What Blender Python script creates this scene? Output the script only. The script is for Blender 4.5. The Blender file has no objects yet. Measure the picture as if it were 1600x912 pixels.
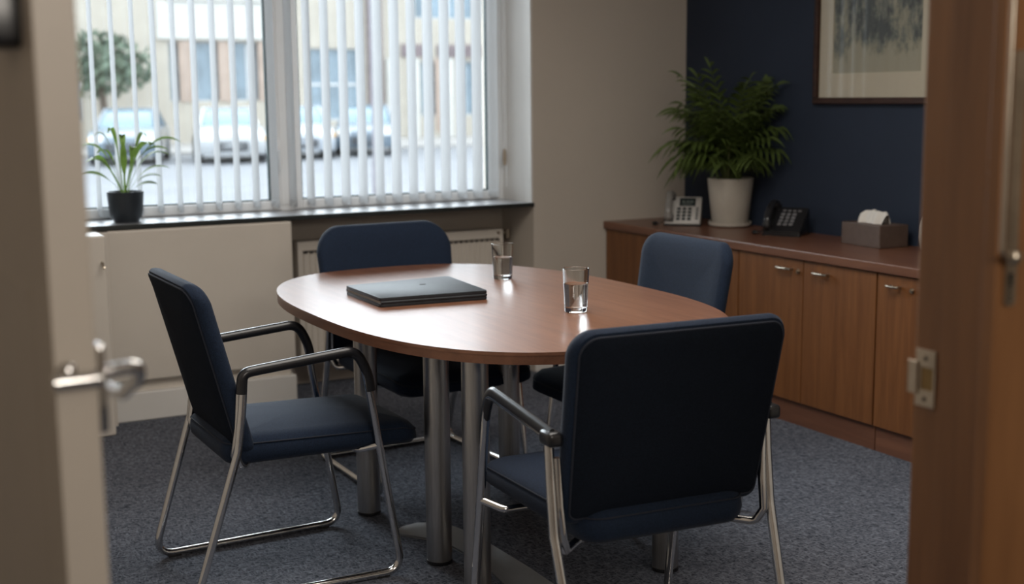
import bpy, bmesh, math, random
from mathutils import Vector, Matrix
random.seed(7)
SC = bpy.context.scene
COL = SC.collection
PI = math.pi

# ------------------------------------------------------------------ camera
YAW, PITCH, ROLL, FPX, EYE = math.radians(28.03), math.radians(-8.69), math.radians(-0.56), 2014.4, 1.40
def _axes():
    f = Vector((math.sin(YAW)*math.cos(PITCH), math.cos(YAW)*math.cos(PITCH), math.sin(PITCH)))
    r = Vector((math.cos(YAW), -math.sin(YAW), 0)); u = r.cross(f)
    return r*math.cos(ROLL)+u*math.sin(ROLL), -r*math.sin(ROLL)+u*math.cos(ROLL), f
_r, _u, _f = _axes()
cam = bpy.data.cameras.new('camera')
cam.sensor_width = 36.0
cam.lens = 36.0*FPX/1600.0
cam.dof.use_dof = True
cam.dof.focus_distance = 3.55
cam.dof.aperture_fstop = 2.5
cam.clip_start = 0.05
camo = bpy.data.objects.new('camera', cam)
camo.matrix_world = Matrix(((_r.x, _u.x, -_f.x, 0), (_r.y, _u.y, -_f.y, 0), (_r.z, _u.z, -_f.z, EYE), (0, 0, 0, 1)))
COL.objects.link(camo)
SC.camera = camo

# ------------------------------------------------------------------ world, lights, exposure
SC.view_settings.view_transform = 'Standard'
SC.view_settings.look = 'None'
SC.view_settings.exposure = 0.12
SC.view_settings.gamma = 1.0
SC.view_settings.use_curve_mapping = False
w = bpy.data.worlds.new('overcast_sky'); SC.world = w; w.use_nodes = True
bg = w.node_tree.nodes['Background']
bg.inputs['Color'].default_value = (0.90, 0.95, 1.0, 1)
bg.inputs['Strength'].default_value = 4.2

def area(name, loc, aim, sx, sy, watts, color):
    l = bpy.data.lights.new(name, 'AREA'); l.shape = 'RECTANGLE'; l.size = sx; l.size_y = sy
    l.energy = watts; l.color = color
    o = bpy.data.objects.new(name, l); o.location = loc
    o.rotation_euler = (Vector(aim)-Vector(loc)).to_track_quat('-Z', 'Y').to_euler()
    COL.objects.link(o); return o
area('added_sky_boost', (2.6, 11.0, 4.15), (2.0, 4.0, 0.9), 6.0, 2.8, 880, (0.90, 0.95, 1.0))  # added area light outside, boosts the sky's daylight and the table sheen
area('added_ceiling_fill', (1.7, 2.9, 2.58), (1.7, 2.9, 0), 1.8, 1.8, 55, (1.0, 0.94, 0.86))  # added fill light under the ceiling, no fixture seen
area('added_corridor_fill', (0.6, -0.95, 1.95), (1.5, 5.0, 0.6), 0.9, 0.5, 25, (1.0, 0.92, 0.82))  # unseen fill added behind the camera to lift the window niche

# ------------------------------------------------------------------ materials
def mat(name, col, rough=0.5, metal=0.0, spec=0.5, var=0.0, vscale=8.0, stretch=(1, 1, 1), bump=0.0, bscale=60.0, bdist=0.002, sheen=0.0, coat=0.0, trans=0.0, detail=4.0, rand=0.0):
    m = bpy.data.materials.new(name); m.use_nodes = True
    nt = m.node_tree; N = nt.nodes; L = nt.links
    p = N['Principled BSDF']
    p.inputs['Base Color'].default_value = (*col, 1)
    p.inputs['Roughness'].default_value = rough
    p.inputs['Metallic'].default_value = metal
    p.inputs['Specular IOR Level'].default_value = spec
    p.inputs['Sheen Weight'].default_value = sheen
    p.inputs['Sheen Roughness'].default_value = 0.5
    p.inputs['Coat Weight'].default_value = coat
    p.inputs['Coat Roughness'].default_value = 0.15
    p.inputs['Transmission Weight'].default_value = trans
    if var or bump:
        tc = N.new('ShaderNodeTexCoord'); mp = N.new('ShaderNodeMapping')
        mp.inputs['Scale'].default_value = stretch
        L.new(tc.outputs['Object'], mp.inputs['Vector'])
    if var:
        n = N.new('ShaderNodeTexNoise'); n.inputs['Scale'].default_value = vscale; n.inputs['Detail'].default_value = detail
        n.inputs['Roughness'].default_value = 0.6
        L.new(mp.outputs['Vector'], n.inputs['Vector'])
        r = N.new('ShaderNodeValToRGB')
        r.color_ramp.elements[0].position = 0.3; r.color_ramp.elements[1].position = 0.7
        r.color_ramp.elements[0].color = (*[c*(1-var) for c in col], 1)
        r.color_ramp.elements[1].color = (*[min(1, c*(1+var)) for c in col], 1)
        L.new(n.outputs['Fac'], r.inputs['Fac'])
        out = r.outputs['Color']
        if rand:
            oi = N.new('ShaderNodeObjectInfo'); mr = N.new('ShaderNodeMapRange')
            mr.inputs['To Min'].default_value = 1-rand; mr.inputs['To Max'].default_value = 1+rand
            L.new(oi.outputs['Random'], mr.inputs['Value'])
            hs = N.new('ShaderNodeHueSaturation'); L.new(mr.outputs['Result'], hs.inputs['Value'])
            L.new(out, hs.inputs['Color']); out = hs.outputs['Color']
        L.new(out, p.inputs['Base Color'])
    if bump:
        n2 = N.new('ShaderNodeTexNoise'); n2.inputs['Scale'].default_value = bscale; n2.inputs['Detail'].default_value = 3
        L.new(mp.outputs['Vector'], n2.inputs['Vector'])
        b = N.new('ShaderNodeBump'); b.inputs['Strength'].default_value = bump; b.inputs['Distance'].default_value = bdist
        L.new(n2.outputs['Fac'], b.inputs['Height']); L.new(b.outputs['Normal'], p.inputs['Normal'])
    return m

M = {}
M['wall'] = mat('painted_wall', (0.5376, 0.4800, 0.4160), 0.85, var=0.03, vscale=2, bump=0.15, bscale=90)
M['reveal'] = mat('white_gloss_paint', (0.6820, 0.6600, 0.6270), 0.5, var=0.03, vscale=3)
M['blue_wall'] = mat('navy_painted_wall', (0.0210, 0.0305, 0.0530), 0.7, spec=0.3, var=0.08, vscale=2.5, bump=0.12, bscale=90)
M['ceiling'] = mat('white_ceiling', (0.7, 0.68, 0.65), 0.9, var=0.03)
M['enamel'] = mat('cream_enamel', (0.6240, 0.5700, 0.5040), 0.45, var=0.03, vscale=3)
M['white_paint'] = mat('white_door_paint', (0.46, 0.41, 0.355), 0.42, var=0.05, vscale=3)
M['upvc'] = mat('white_window_plastic', (0.8140, 0.8250, 0.8360), 0.35, var=0.02)
M['gasket'] = mat('dark_green_gasket', (0.01, 0.03, 0.03), 0.6, var=0.1)
M['sill'] = mat('polished_slate_painted_glow', (0.3000, 0.3100, 0.3300), 0.42, var=0.15, vscale=14, spec=1.0, coat=0.6)  # slate colour paled to paint in the window's glow on the sill top
M['chrome'] = mat('chrome', (0.62, 0.61, 0.60), 0.10, metal=1.0, var=0.05, vscale=20)
M['steel'] = mat('brushed_steel', (0.44, 0.43, 0.42), 0.34, metal=1.0, var=0.10, vscale=30, stretch=(6, 6, 0.4), bump=0.05, bscale=80)
M['plate_steel'] = mat('satin_floor_steel', (0.42, 0.43, 0.44), 0.38, metal=1.0, var=0.1, vscale=6)
M['nickel'] = mat('aged_nickel', (0.42, 0.36, 0.29), 0.32, metal=1.0, var=0.15, vscale=20)
M['black'] = mat('black_plastic', (0.012, 0.012, 0.014), 0.28, var=0.1, vscale=20)
M['rubber'] = mat('black_rubber', (0.01, 0.01, 0.01), 0.7, var=0.1)
M['leather'] = mat('black_leather', (0.016, 0.018, 0.022), 0.5, spec=0.3, var=0.25, vscale=30, bump=0.4, bscale=350, bdist=0.001)
M['paper'] = mat('paper_edges', (0.30, 0.29, 0.27), 0.8, var=0.25, vscale=60, stretch=(0.2, 0.2, 30))
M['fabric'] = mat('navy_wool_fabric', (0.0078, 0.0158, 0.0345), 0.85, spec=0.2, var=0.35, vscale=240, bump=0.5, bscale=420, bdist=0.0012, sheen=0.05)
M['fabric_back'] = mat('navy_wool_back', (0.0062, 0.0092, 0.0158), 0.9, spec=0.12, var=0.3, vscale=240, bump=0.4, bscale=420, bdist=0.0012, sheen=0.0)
M['piping'] = mat('dark_navy_piping', (0.008, 0.012, 0.024), 0.8, var=0.2, vscale=200)
M['leaf'] = mat('palm_leaf_green', (0.0850, 0.1250, 0.0280), 0.5, var=0.45, vscale=9, rand=0.25)
M['leaf_light'] = mat('fresh_leaf_green', (0.15, 0.24, 0.045), 0.45, var=0.35, vscale=14, rand=0.25)
def translucent(m, fac):
    nt = m.node_tree; N = nt.nodes; L = nt.links; p = N['Principled BSDF']
    out = [n for n in N if n.type == 'OUTPUT_MATERIAL'][0]
    t = N.new('ShaderNodeBsdfTranslucent'); mx = N.new('ShaderNodeMixShader'); mx.inputs['Fac'].default_value = fac
    src = p.inputs['Base Color'].links[0].from_socket
    L.new(src, t.inputs['Color']); L.new(p.outputs[0], mx.inputs[1]); L.new(t.outputs[0], mx.inputs[2]); L.new(mx.outputs[0], out.inputs['Surface'])
translucent(M['leaf_light'], 0.4)
translucent(M['leaf'], 0.25)
M['stem'] = mat('plant_stem', (0.12, 0.13, 0.045), 0.6, var=0.3, vscale=20)
M['soil'] = mat('potting_soil', (0.03, 0.022, 0.016), 0.95, var=0.5, vscale=60, bump=0.8, bscale=90, bdist=0.01)
M['pot_dark'] = mat('charcoal_ceramic', (0.022, 0.028, 0.036), 0.42, var=0.12, vscale=10)
M['pot_white'] = mat('cream_ceramic', (0.50, 0.46, 0.40), 0.5, var=0.07, vscale=8, bump=0.1, bscale=40)
M['slat'] = None
M['silver'] = mat('silver_grey_plastic', (0.42, 0.40, 0.38), 0.4, var=0.05)
M['screen'] = mat('dark_lcd_screen', (0.02, 0.028, 0.03), 0.2, var=0.4, vscale=60)
M['glyph'] = mat('lcd_segments', (0.13, 0.15, 0.14), 0.5, var=0.1)
M['key_pale'] = mat('pale_key_caps', (0.16, 0.16, 0.17), 0.5, var=0.15)
M['box_brown'] = mat('taupe_leatherette', (0.1050, 0.0700, 0.0550), 0.5, var=0.12, vscale=30, bump=0.15, bscale=250)
M['tissue'] = mat('white_tissue', (0.72, 0.69, 0.65), 0.9, var=0.03, bump=0.2, bscale=60)
M['frame_wood'] = mat('dark_mahogany', (0.045, 0.022, 0.016), 0.5, spec=0.2, var=0.3, vscale=12, stretch=(6, 0.8, 6))
M['mat_board'] = mat('cream_mat_board', (0.52, 0.47, 0.36), 0.85, var=0.03)
M['car_white'] = mat('white_car_paint', (0.3819, 0.3942, 0.4066), 0.25, coat=0.6, var=0.02)
M['car_blue'] = mat('slate_blue_car_paint', (0.1300, 0.1700, 0.2100), 0.25, coat=0.6, var=0.05)
M['car_silver'] = mat('silver_car_paint', (0.3648, 0.3936, 0.4320), 0.25, coat=0.6, var=0.03)
M['car_glass'] = mat('tinted_car_glass', (0.1080, 0.1836, 0.2268), 0.08, var=0.05)
M['tyre'] = mat('tyre_rubber', (0.05, 0.05, 0.055), 0.8, var=0.15)
M['lamp_amber'] = mat('amber_lamp_lens', (0.6, 0.35, 0.12), 0.2, var=0.1)
M['lamp_clear'] = mat('clear_lamp_lens', (0.7, 0.72, 0.74), 0.15, var=0.05)
M['stone'] = mat('pale_limestone', (0.3750, 0.3420, 0.2925), 0.85, var=0.07, vscale=1.2, bump=0.3, bscale=8, bdist=0.02)
M['stone_white'] = mat('white_render', (0.4620, 0.4545, 0.4290), 0.85, var=0.05, vscale=1.5)
M['stone_pink'] = mat('pinkish_sandstone', (0.3450, 0.2700, 0.2250), 0.85, var=0.12, vscale=1.3)
M['brick_dark'] = mat('purple_brown_brick', (0.1728, 0.1392, 0.1440), 0.9, var=0.25, vscale=6)
M['far_glass'] = mat('far_window_glass', (0.1620, 0.2160, 0.2592), 0.08, var=0.3, vscale=1.0)
M['far_frame'] = mat('far_white_frames', (0.5115, 0.5205, 0.5280), 0.6, var=0.03)
M['asphalt'] = mat('pale_wet_asphalt', (0.1755, 0.1804, 0.1950), 0.55, var=0.12, vscale=0.8)
M['paving'] = mat('pavement_slabs', (0.3080, 0.2940, 0.2800), 0.8, var=0.1, vscale=1.5)
M['foliage'] = mat('tree_foliage', (0.1000, 0.1350, 0.0950), 0.8, var=0.5, vscale=2.5)
M['bark'] = mat('tree_bark', (0.09, 0.07, 0.055), 0.9, var=0.3)
M['post'] = mat('painted_street_post', (0.1920, 0.1824, 0.2016), 0.5, var=0.15, vscale=3)
M['brass'] = mat('worn_brass_pocket', (0.23, 0.15, 0.06), 0.5, metal=0.6, var=0.2)
M['keyhole'] = mat('keyhole_black', (0.004, 0.004, 0.004), 0.9, var=0.1)
M['cord_wood'] = mat('cord_weight_tan', (0.36, 0.29, 0.22), 0.6, var=0.1)

def wood(name, c1, c2, grain, rough=0.35, coat=0.0, scale=1.0, streak=1.0):
    """grain = axis letter the grain runs along"""
    m = bpy.data.materials.new(name); m.use_nodes = True
    nt = m.node_tree; N = nt.nodes; L = nt.links; p = N['Principled BSDF']
    tc = N.new('ShaderNodeTexCoord'); mp = N.new('ShaderNodeMapping')
    s = {'x': (1, 14, 14), 'y': (14, 1, 14), 'z': (14, 14, 1)}[grain]
    mp.inputs['Scale'].default_value = [v*scale for v in s]
    oi = N.new('ShaderNodeObjectInfo'); add = N.new('ShaderNodeVectorMath'); add.operation = 'ADD'
    mul = N.new('ShaderNodeMath'); mul.operation = 'MULTIPLY'; mul.inputs[1].default_value = 7.3
    L.new(oi.outputs['Random'], mul.inputs[0]); L.new(tc.outputs['Object'], add.inputs[0]); L.new(mul.outputs[0], add.inputs[1])
    L.new(add.outputs['Vector'], mp.inputs['Vector'])
    n1 = N.new('ShaderNodeTexNoise'); n1.inputs['Scale'].default_value = 1.6; n1.inputs['Detail'].default_value = 6; n1.inputs['Distortion'].default_value = 0.5
    n2 = N.new('ShaderNodeTexNoise'); n2.inputs['Scale'].default_value = 11; n2.inputs['Detail'].default_value = 4
    L.new(mp.outputs['Vector'], n1.inputs['Vector']); L.new(mp.outputs['Vector'], n2.inputs['Vector'])
    mx = N.new('ShaderNodeMath'); mx.operation = 'MULTIPLY_ADD'; mx.inputs[1].default_value = 0.35*streak
    L.new(n2.outputs['Fac'], mx.inputs[0]); L.new(n1.outputs['Fac'], mx.inputs[2])
    r = N.new('ShaderNodeValToRGB'); e = r.color_ramp.elements
    e[0].position = 0.42; e[1].position = 0.92; e[0].color = (*c1, 1); e[1].color = (*c2, 1)
    L.new(mx.outputs[0], r.inputs['Fac']); L.new(r.outputs['Color'], p.inputs['Base Color'])
    p.inputs['Roughness'].default_value = rough
    p.inputs['Coat Weight'].default_value = coat; p.inputs['Coat Roughness'].default_value = 0.2
    b = N.new('ShaderNodeBump'); b.inputs['Strength'].default_value = 0.06; b.inputs['Distance'].default_value = 0.001
    L.new(n2.outputs['Fac'], b.inputs['Height']); L.new(b.outputs['Normal'], p.inputs['Normal'])
    return m
M['table_wood'] = wood('cherry_table_veneer', (0.145, 0.060, 0.031), (0.225, 0.099, 0.053), 'y', 0.40, 0.4, 1.6)
M['table_edge'] = wood('cherry_table_edge', (0.13, 0.055, 0.03), (0.20, 0.09, 0.05), 'y', 0.4, 0.0, 1.6)
M['cab_wood'] = wood('walnut_door_veneer', (0.13, 0.046, 0.0125), (0.205, 0.079, 0.0235), 'z', 0.42, 0.0, 1.5)
M['cab_top'] = wood('walnut_worktop', (0.125, 0.052, 0.030), (0.19, 0.082, 0.046), 'y', 0.34, 0.1, 1.4)
M['door_wood'] = wood('varnished_oak_frame', (0.15, 0.062, 0.021), (0.235, 0.105, 0.038), 'z', 0.42, 0.0, 1.0, 0.7)

def carpet():
    m = bpy.data.materials.new('slate_loop_carpet'); m.use_nodes = True
    nt = m.node_tree; N = nt.nodes; L = nt.links; p = N['Principled BSDF']
    tc = N.new('ShaderNodeTexCoord')
    mp = N.new('ShaderNodeMapping'); mp.inputs['Rotation'].default_value = (0, 0, 0.1); mp.inputs['Scale'].default_value = (45, 120, 1)
    mp2 = N.new('ShaderNodeMapping'); mp2.inputs['Scale'].default_value = (120, 40, 1)
    L.new(tc.outputs['Object'], mp.inputs['Vector']); L.new(tc.outputs['Object'], mp2.inputs['Vector'])
    n1 = N.new('ShaderNodeTexNoise'); n1.inputs['Scale'].default_value = 1; n1.inputs['Detail'].default_value = 2; n1.inputs['Distortion'].default_value = 1.0
    n2 = N.new('ShaderNodeTexNoise'); n2.inputs['Scale'].default_value = 1; n2.inputs['Detail'].default_value = 2; n2.inputs['Distortion'].default_value = 1.0
    n3 = N.new('ShaderNodeTexNoise'); n3.inputs['Scale'].default_value = 2.2; n3.inputs['Detail'].default_value = 3
    L.new(mp.outputs['Vector'], n1.inputs['Vector']); L.new(mp2.outputs['Vector'], n2.inputs['Vector']); L.new(tc.outputs['Object'], n3.inputs['Vector'])
    mx = N.new('ShaderNodeMath'); mx.operation = 'MAXIMUM'
    L.new(n1.outputs['Fac'], mx.inputs[0]); L.new(n2.outputs['Fac'], mx.inputs[1])
    r = N.new('ShaderNodeValToRGB'); e = r.color_ramp.elements
    e[0].position = 0.38; e[1].position = 0.72; e[0].color = (0.018, 0.022, 0.032, 1); e[1].color = (0.19, 0.20, 0.238, 1)
    L.new(mx.outputs[0], r.inputs['Fac'])
    mul = N.new('ShaderNodeMix'); mul.data_type = 'RGBA'; mul.blend_type = 'MULTIPLY'; mul.inputs['Factor'].default_value = 0.5
    r2 = N.new('ShaderNodeValToRGB'); r2.color_ramp.elements[0].position = 0.35; r2.color_ramp.elements[1].position = 0.65
    r2.color_ramp.elements[0].color = (0.6, 0.6, 0.6, 1); r2.color_ramp.elements[1].color = (1, 1, 1, 1)
    L.new(n3.outputs['Fac'], r2.inputs['Fac']); L.new(r.outputs['Color'], mul.inputs['A']); L.new(r2.outputs['Color'], mul.inputs['B'])
    L.new(mul.outputs['Result'], p.inputs['Base Color'])
    p.inputs['Roughness'].default_value = 0.95; p.inputs['Specular IOR Level'].default_value = 0.15
    b = N.new('ShaderNodeBump'); b.inputs['Strength'].default_value = 0.7; b.inputs['Distance'].default_value = 0.004
    L.new(mx.outputs[0], b.inputs['Height']); L.new(b.outputs['Normal'], p.inputs['Normal'])
    return m
M['carpet'] = carpet()

def slat_mat():
    m = bpy.data.materials.new('translucent_blind_fabric'); m.use_nodes = True
    nt = m.node_tree; N = nt.nodes; L = nt.links
    for n in list(N):
        if n.type == 'BSDF_PRINCIPLED': N.remove(n)
    out = [n for n in N if n.type == 'OUTPUT_MATERIAL'][0]
    d = N.new('ShaderNodeBsdfDiffuse'); t = N.new('ShaderNodeBsdfTranslucent'); mx = N.new('ShaderNodeMixShader')
    tc = N.new('ShaderNodeTexCoord'); mp = N.new('ShaderNodeMapping'); mp.inputs['Scale'].default_value = (60, 60, 300)
    n = N.new('ShaderNodeTexNoise'); n.inputs['Scale'].default_value = 2
    r = N.new('ShaderNodeValToRGB'); r.color_ramp.elements[0].color = (0.74, 0.75, 0.76, 1); r.color_ramp.elements[1].color = (0.84, 0.85, 0.86, 1)
    L.new(tc.outputs['Object'], mp.inputs['Vector']); L.new(mp.outputs['Vector'], n.inputs['Vector']); L.new(n.outputs['Fac'], r.inputs['Fac'])
    L.new(r.outputs['Color'], d.inputs['Color']); L.new(r.outputs['Color'], t.inputs['Color'])
    mx.inputs['Fac'].default_value = 0.55
    L.new(d.outputs[0], mx.inputs[1]); L.new(t.outputs[0], mx.inputs[2]); L.new(mx.outputs[0], out.inputs['Surface'])
    return m
M['slat'] = slat_mat()

def pane_mat(name, tint, gloss):
    m = bpy.data.materials.new(name); m.use_nodes = True
    nt = m.node_tree; N = nt.nodes; L = nt.links
    for n in list(N):
        if n.type == 'BSDF_PRINCIPLED': N.remove(n)
    out = [n for n in N if n.type == 'OUTPUT_MATERIAL'][0]
    t = N.new('ShaderNodeBsdfTransparent'); t.inputs['Color'].default_value = (*tint, 1)
    g = N.new('ShaderNodeBsdfGlossy'); g.inputs['Roughness'].default_value = 0.02
    fr = N.new('ShaderNodeFresnel'); fr.inputs['IOR'].default_value = 1.45
    mu = N.new('ShaderNodeMath'); mu.operation = 'MULTIPLY'; mu.inputs[1].default_value = gloss
    mx = N.new('ShaderNodeMixShader')
    L.new(fr.outputs[0], mu.inputs[0]); L.new(mu.outputs[0], mx.inputs['Fac']); L.new(t.outputs[0], mx.inputs[1]); L.new(g.outputs[0], mx.inputs[2])
    L.new(mx.outputs[0], out.inputs['Surface']); return m
M['pane'] = pane_mat('window_glass', (0.93, 0.96, 0.97), 1.0)
M['picture_glass'] = pane_mat('picture_glass', (0.98, 0.98, 0.98), 0.02)

def glass(name, ior, tint=(1, 1, 1)):
    m = bpy.data.materials.new(name); m.use_nodes = True
    p = m.node_tree.nodes['Principled BSDF']
    p.inputs['Base Color'].default_value = (*tint, 1); p.inputs['Roughness'].default_value = 0.0
    p.inputs['Transmission Weight'].default_value = 1.0; p.inputs['IOR'].default_value = ior
    return m
M['glass'] = glass('clear_drinking_glass', 1.47, (0.98, 0.99, 0.985))
M['water'] = glass('still_water', 1.333)

def print_mat():
    m = bpy.data.materials.new('woodland_print'); m.use_nodes = True
    nt = m.node_tree; N = nt.nodes; L = nt.links; p = N['Principled BSDF']
    tc = N.new('ShaderNodeTexCoord')
    mp = N.new('ShaderNodeMapping'); mp.inputs['Scale'].default_value = (1, 9, 5.5)
    L.new(tc.outputs['Object'], mp.inputs['Vector'])
    n = N.new('ShaderNodeTexNoise'); n.inputs['Scale'].default_value = 1.3; n.inputs['Detail'].default_value = 8; n.inputs['Roughness'].default_value = 0.68
    L.new(mp.outputs['Vector'], n.inputs['Vector'])
    sx = N.new('ShaderNodeSeparateXYZ'); L.new(tc.outputs['Object'], sx.inputs[0])
    mr = N.new('ShaderNodeMapRange'); mr.inputs['From Min'].default_value = 0.03; mr.inputs['From Max'].default_value = 0.15
    mr.inputs['To Min'].default_value = 0.22; mr.inputs['To Max'].default_value = -0.03
    L.new(sx.outputs['Z'], mr.inputs['Value'])
    ad = N.new('ShaderNodeMath'); ad.operation = 'ADD'; L.new(n.outputs['Fac'], ad.inputs[0]); L.new(mr.outputs['Result'], ad.inputs[1])
    r = N.new('ShaderNodeValToRGB'); e = r.color_ramp.elements
    e[0].position = 0.41; e[0].color = (0.075, 0.085, 0.082, 1)
    e[1].position = 0.62; e[1].color = (0.34, 0.32, 0.24, 1)
    k = e.new(0.48); k.color = (0.16, 0.17, 0.145, 1); k = e.new(0.54); k.color = (0.26, 0.255, 0.19, 1)
    L.new(ad.outputs[0], r.inputs['Fac']); L.new(r.outputs['Color'], p.inputs['Base Color']); p.inputs['Roughness'].default_value = 0.8
    return m
M['print'] = print_mat()

# ------------------------------------------------------------------ helpers
def obj(name, bm, material, parent=None, smooth=False, loc=None, rot=None):
    me = bpy.data.meshes.new(name)
    bmesh.ops.recalc_face_normals(bm, faces=bm.faces)
    bm.to_mesh(me); bm.free()
    if smooth:
        for p in me.polygons: p.use_smooth = True
        try: me.set_sharp_from_angle(angle=math.radians(42))
        except Exception: pass
    me.materials.append(material)
    o = bpy.data.objects.new(name, me)
    if loc: o.location = loc
    if rot: o.rotation_euler = rot
    if parent: o.parent = parent
    COL.objects.link(o); return o
def thing(name, label, cat, loc=(0, 0, 0), rotz=0.0, group=None):
    o = bpy.data.objects.new(name, None); o.empty_display_size = 0.1
    o.location = loc; o.rotation_euler = (0, 0, rotz); COL.objects.link(o)
    o['label'] = label; o['category'] = cat
    if group: o['group'] = group
    return o
def tag(o, label, cat, group=None):
    o['label'] = label; o['category'] = cat
    if group: o['group'] = group
    return o
def struct(name, bm, m, parent=None, **k):
    o = obj(name, bm, m, parent, **k)
    if not parent: o['kind'] = 'structure'
    return o
def BM(): return bmesh.new()
def box(bm, x0, x1, y0, y1, z0, z1, bev=0.0, seg=2):
    vs = [bm.verts.new((x, y, z)) for x in (x0, x1) for y in (y0, y1) for z in (z0, z1)]
    F = [(0, 1, 3, 2), (4, 6, 7, 5), (0, 4, 5, 1), (2, 3, 7, 6), (0, 2, 6, 4), (1, 5, 7, 3)]
    fs = [bm.faces.new([vs[i] for i in f]) for f in F]
    if bev:
        es = list({e for f in fs for e in f.edges})
        bmesh.ops.bevel(bm, geom=es, offset=bev, segments=seg, affect='EDGES', profile=0.5, clamp_overlap=True)
    return bm
def xform(bm, mat4, start=0):
    bm.verts.ensure_lookup_table()
    bmesh.ops.transform(bm, matrix=mat4, verts=bm.verts[start:])
def fillet(pts, rad, n=6):
    P = [Vector(p) for p in pts]; out = [P[0]]
    for i in range(1, len(P)-1):
        a, b, c = P[i-1], P[i], P[i+1]
        u = (a-b); v = (c-b); lu, lv = u.length, v.length; u.normalize(); v.normalize()
        r = rad[i] if isinstance(rad, (list, tuple)) else rad
        ang = u.angle(v)
        if ang > PI-0.02: out.append(b); continue
        d = min(r/math.tan(ang/2), lu*0.49, lv*0.49)
        p0, p1 = b+u*d, b+v*d
        for k in range(n+1):
            t = k/n
            out.append(p0*(1-t)**2 + b*2*t*(1-t) + p1*t*t)
    out.append(P[-1]); return out
def tube(bm, pts, r, seg=12, ry=None, up=None, cap=True, closed=False):
    P = [Vector(p) for p in pts]; n = len(P)
    rings = []; prev = None
    for i in range(n):
        if closed: t = P[(i+1) % n]-P[(i-1) % n]
        else: t = P[min(i+1, n-1)]-P[max(i-1, 0)]
        t.normalize()
        if up is not None:
            u = Vector(up)
            if abs(u.dot(t)) > 0.97: u = prev if prev is not None else Vector((1, 0, 0))
        else:
            u = prev if prev is not None else (Vector((0, 0, 1)) if abs(t.z) < 0.9 else Vector((1, 0, 0)))
        u = (u - t*u.dot(t)).normalized(); s = t.cross(u); prev = u
        rr = r(i/(n-1)) if callable(r) else r
        r2 = (ry if ry is not None else rr)
        rings.append([bm.verts.new(P[i] + s*(rr*math.cos(2*PI*k/seg)) + u*(r2*math.sin(2*PI*k/seg))) for k in range(seg)])
    for i in range(n if closed else n-1):
        a, b = rings[i], rings[(i+1) % n]
        for k in range(seg): bm.faces.new((a[k], a[(k+1) % seg], b[(k+1) % seg], b[k]))
    if cap and not closed:
        bm.faces.new(rings[0][::-1]); bm.faces.new(rings[-1])
    return bm
def lathe(bm, prof, seg=40, c=(0, 0, 0)):
    rings = []
    for (r, z) in prof:
        if r < 1e-6: rings.append([bm.verts.new((c[0], c[1], c[2]+z))])
        else: rings.append([bm.verts.new((c[0]+r*math.cos(2*PI*k/seg), c[1]+r*math.sin(2*PI*k/seg), c[2]+z)) for k in range(seg)])
    for a, b in zip(rings, rings[1:]):
        for k in range(seg):
            k2 = (k+1) % seg
            if len(a) == 1 and len(b) == 1: continue
            if len(a) == 1: bm.faces.new((a[0], b[k2], b[k]))
            elif len(b) == 1: bm.faces.new((a[k], a[k2], b[0]))
            else: bm.faces.new((a[k], a[k2], b[k2], b[k]))
    return bm
def prism(bm, outline, z0, z1, bev=0.0):
    a = [bm.verts.new((x, y, z0)) for x, y in outline]; b = [bm.verts.new((x, y, z1)) for x, y in outline]
    fs = [bm.faces.new(a[::-1]), bm.faces.new(b)]
    n = len(a)
    for i in range(n): bm.faces.new((a[i], a[(i+1) % n], b[(i+1) % n], b[i]))
    if bev:
        es = list(fs[0].edges)+list(fs[1].edges)
        bmesh.ops.bevel(bm, geom=es, offset=bev, segments=2, affect='EDGES', profile=0.5)
    return bm
def rrect(hx, hy, r, n=8, r2=None):
    """rounded rectangle outline; r2 = radius of the -y corners"""
    out = []
    for (cx, cy, a0, rr) in ((1, 1, 0, r), (-1, 1, PI/2, r), (-1, -1, PI, r2 if r2 is not None else r), (1, -1, 3*PI/2, r2 if r2 is not None else r)):
        rr = max(rr, 0.002)
        for k in range(n+1):
            a = a0 + PI/2*k/n
            out.append((cx*(hx-rr)+rr*math.cos(a), cy*(hy-rr)+rr*math.sin(a)))
    return out
def pad(bm, hx, hy, r, rings, warp, r2=None, n=8, cen=4):
    """cushion: rings = [(inset, w)] from the back face round the rim to the front face; warp(u, v, w) -> point"""
    R = []
    first, last = rings[0], rings[-1]
    full = []
    for c in range(1, cen+1): full.append((first[0], first[1], c/(cen+1)))
    for (i, wv) in rings: full.append((i, wv, 1.0))
    for c in range(cen, 0, -1): full.append((last[0], last[1], c/(cen+1)))
    for (ins, wv, sc) in full:
        ol = rrect(hx-ins, hy-ins, r-ins, n, None if r2 is None else r2-ins)
        R.append([bm.verts.new(warp(u*sc, v*sc, wv)) for u, v in ol])
    k = len(R[0])
    for a, b in zip(R, R[1:]):
        for i in range(k): bm.faces.new((a[i], a[(i+1) % k], b[(i+1) % k], b[i]))
    bm.faces.new(R[0][::-1]); bm.faces.new(R[-1])
    return bm

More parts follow.
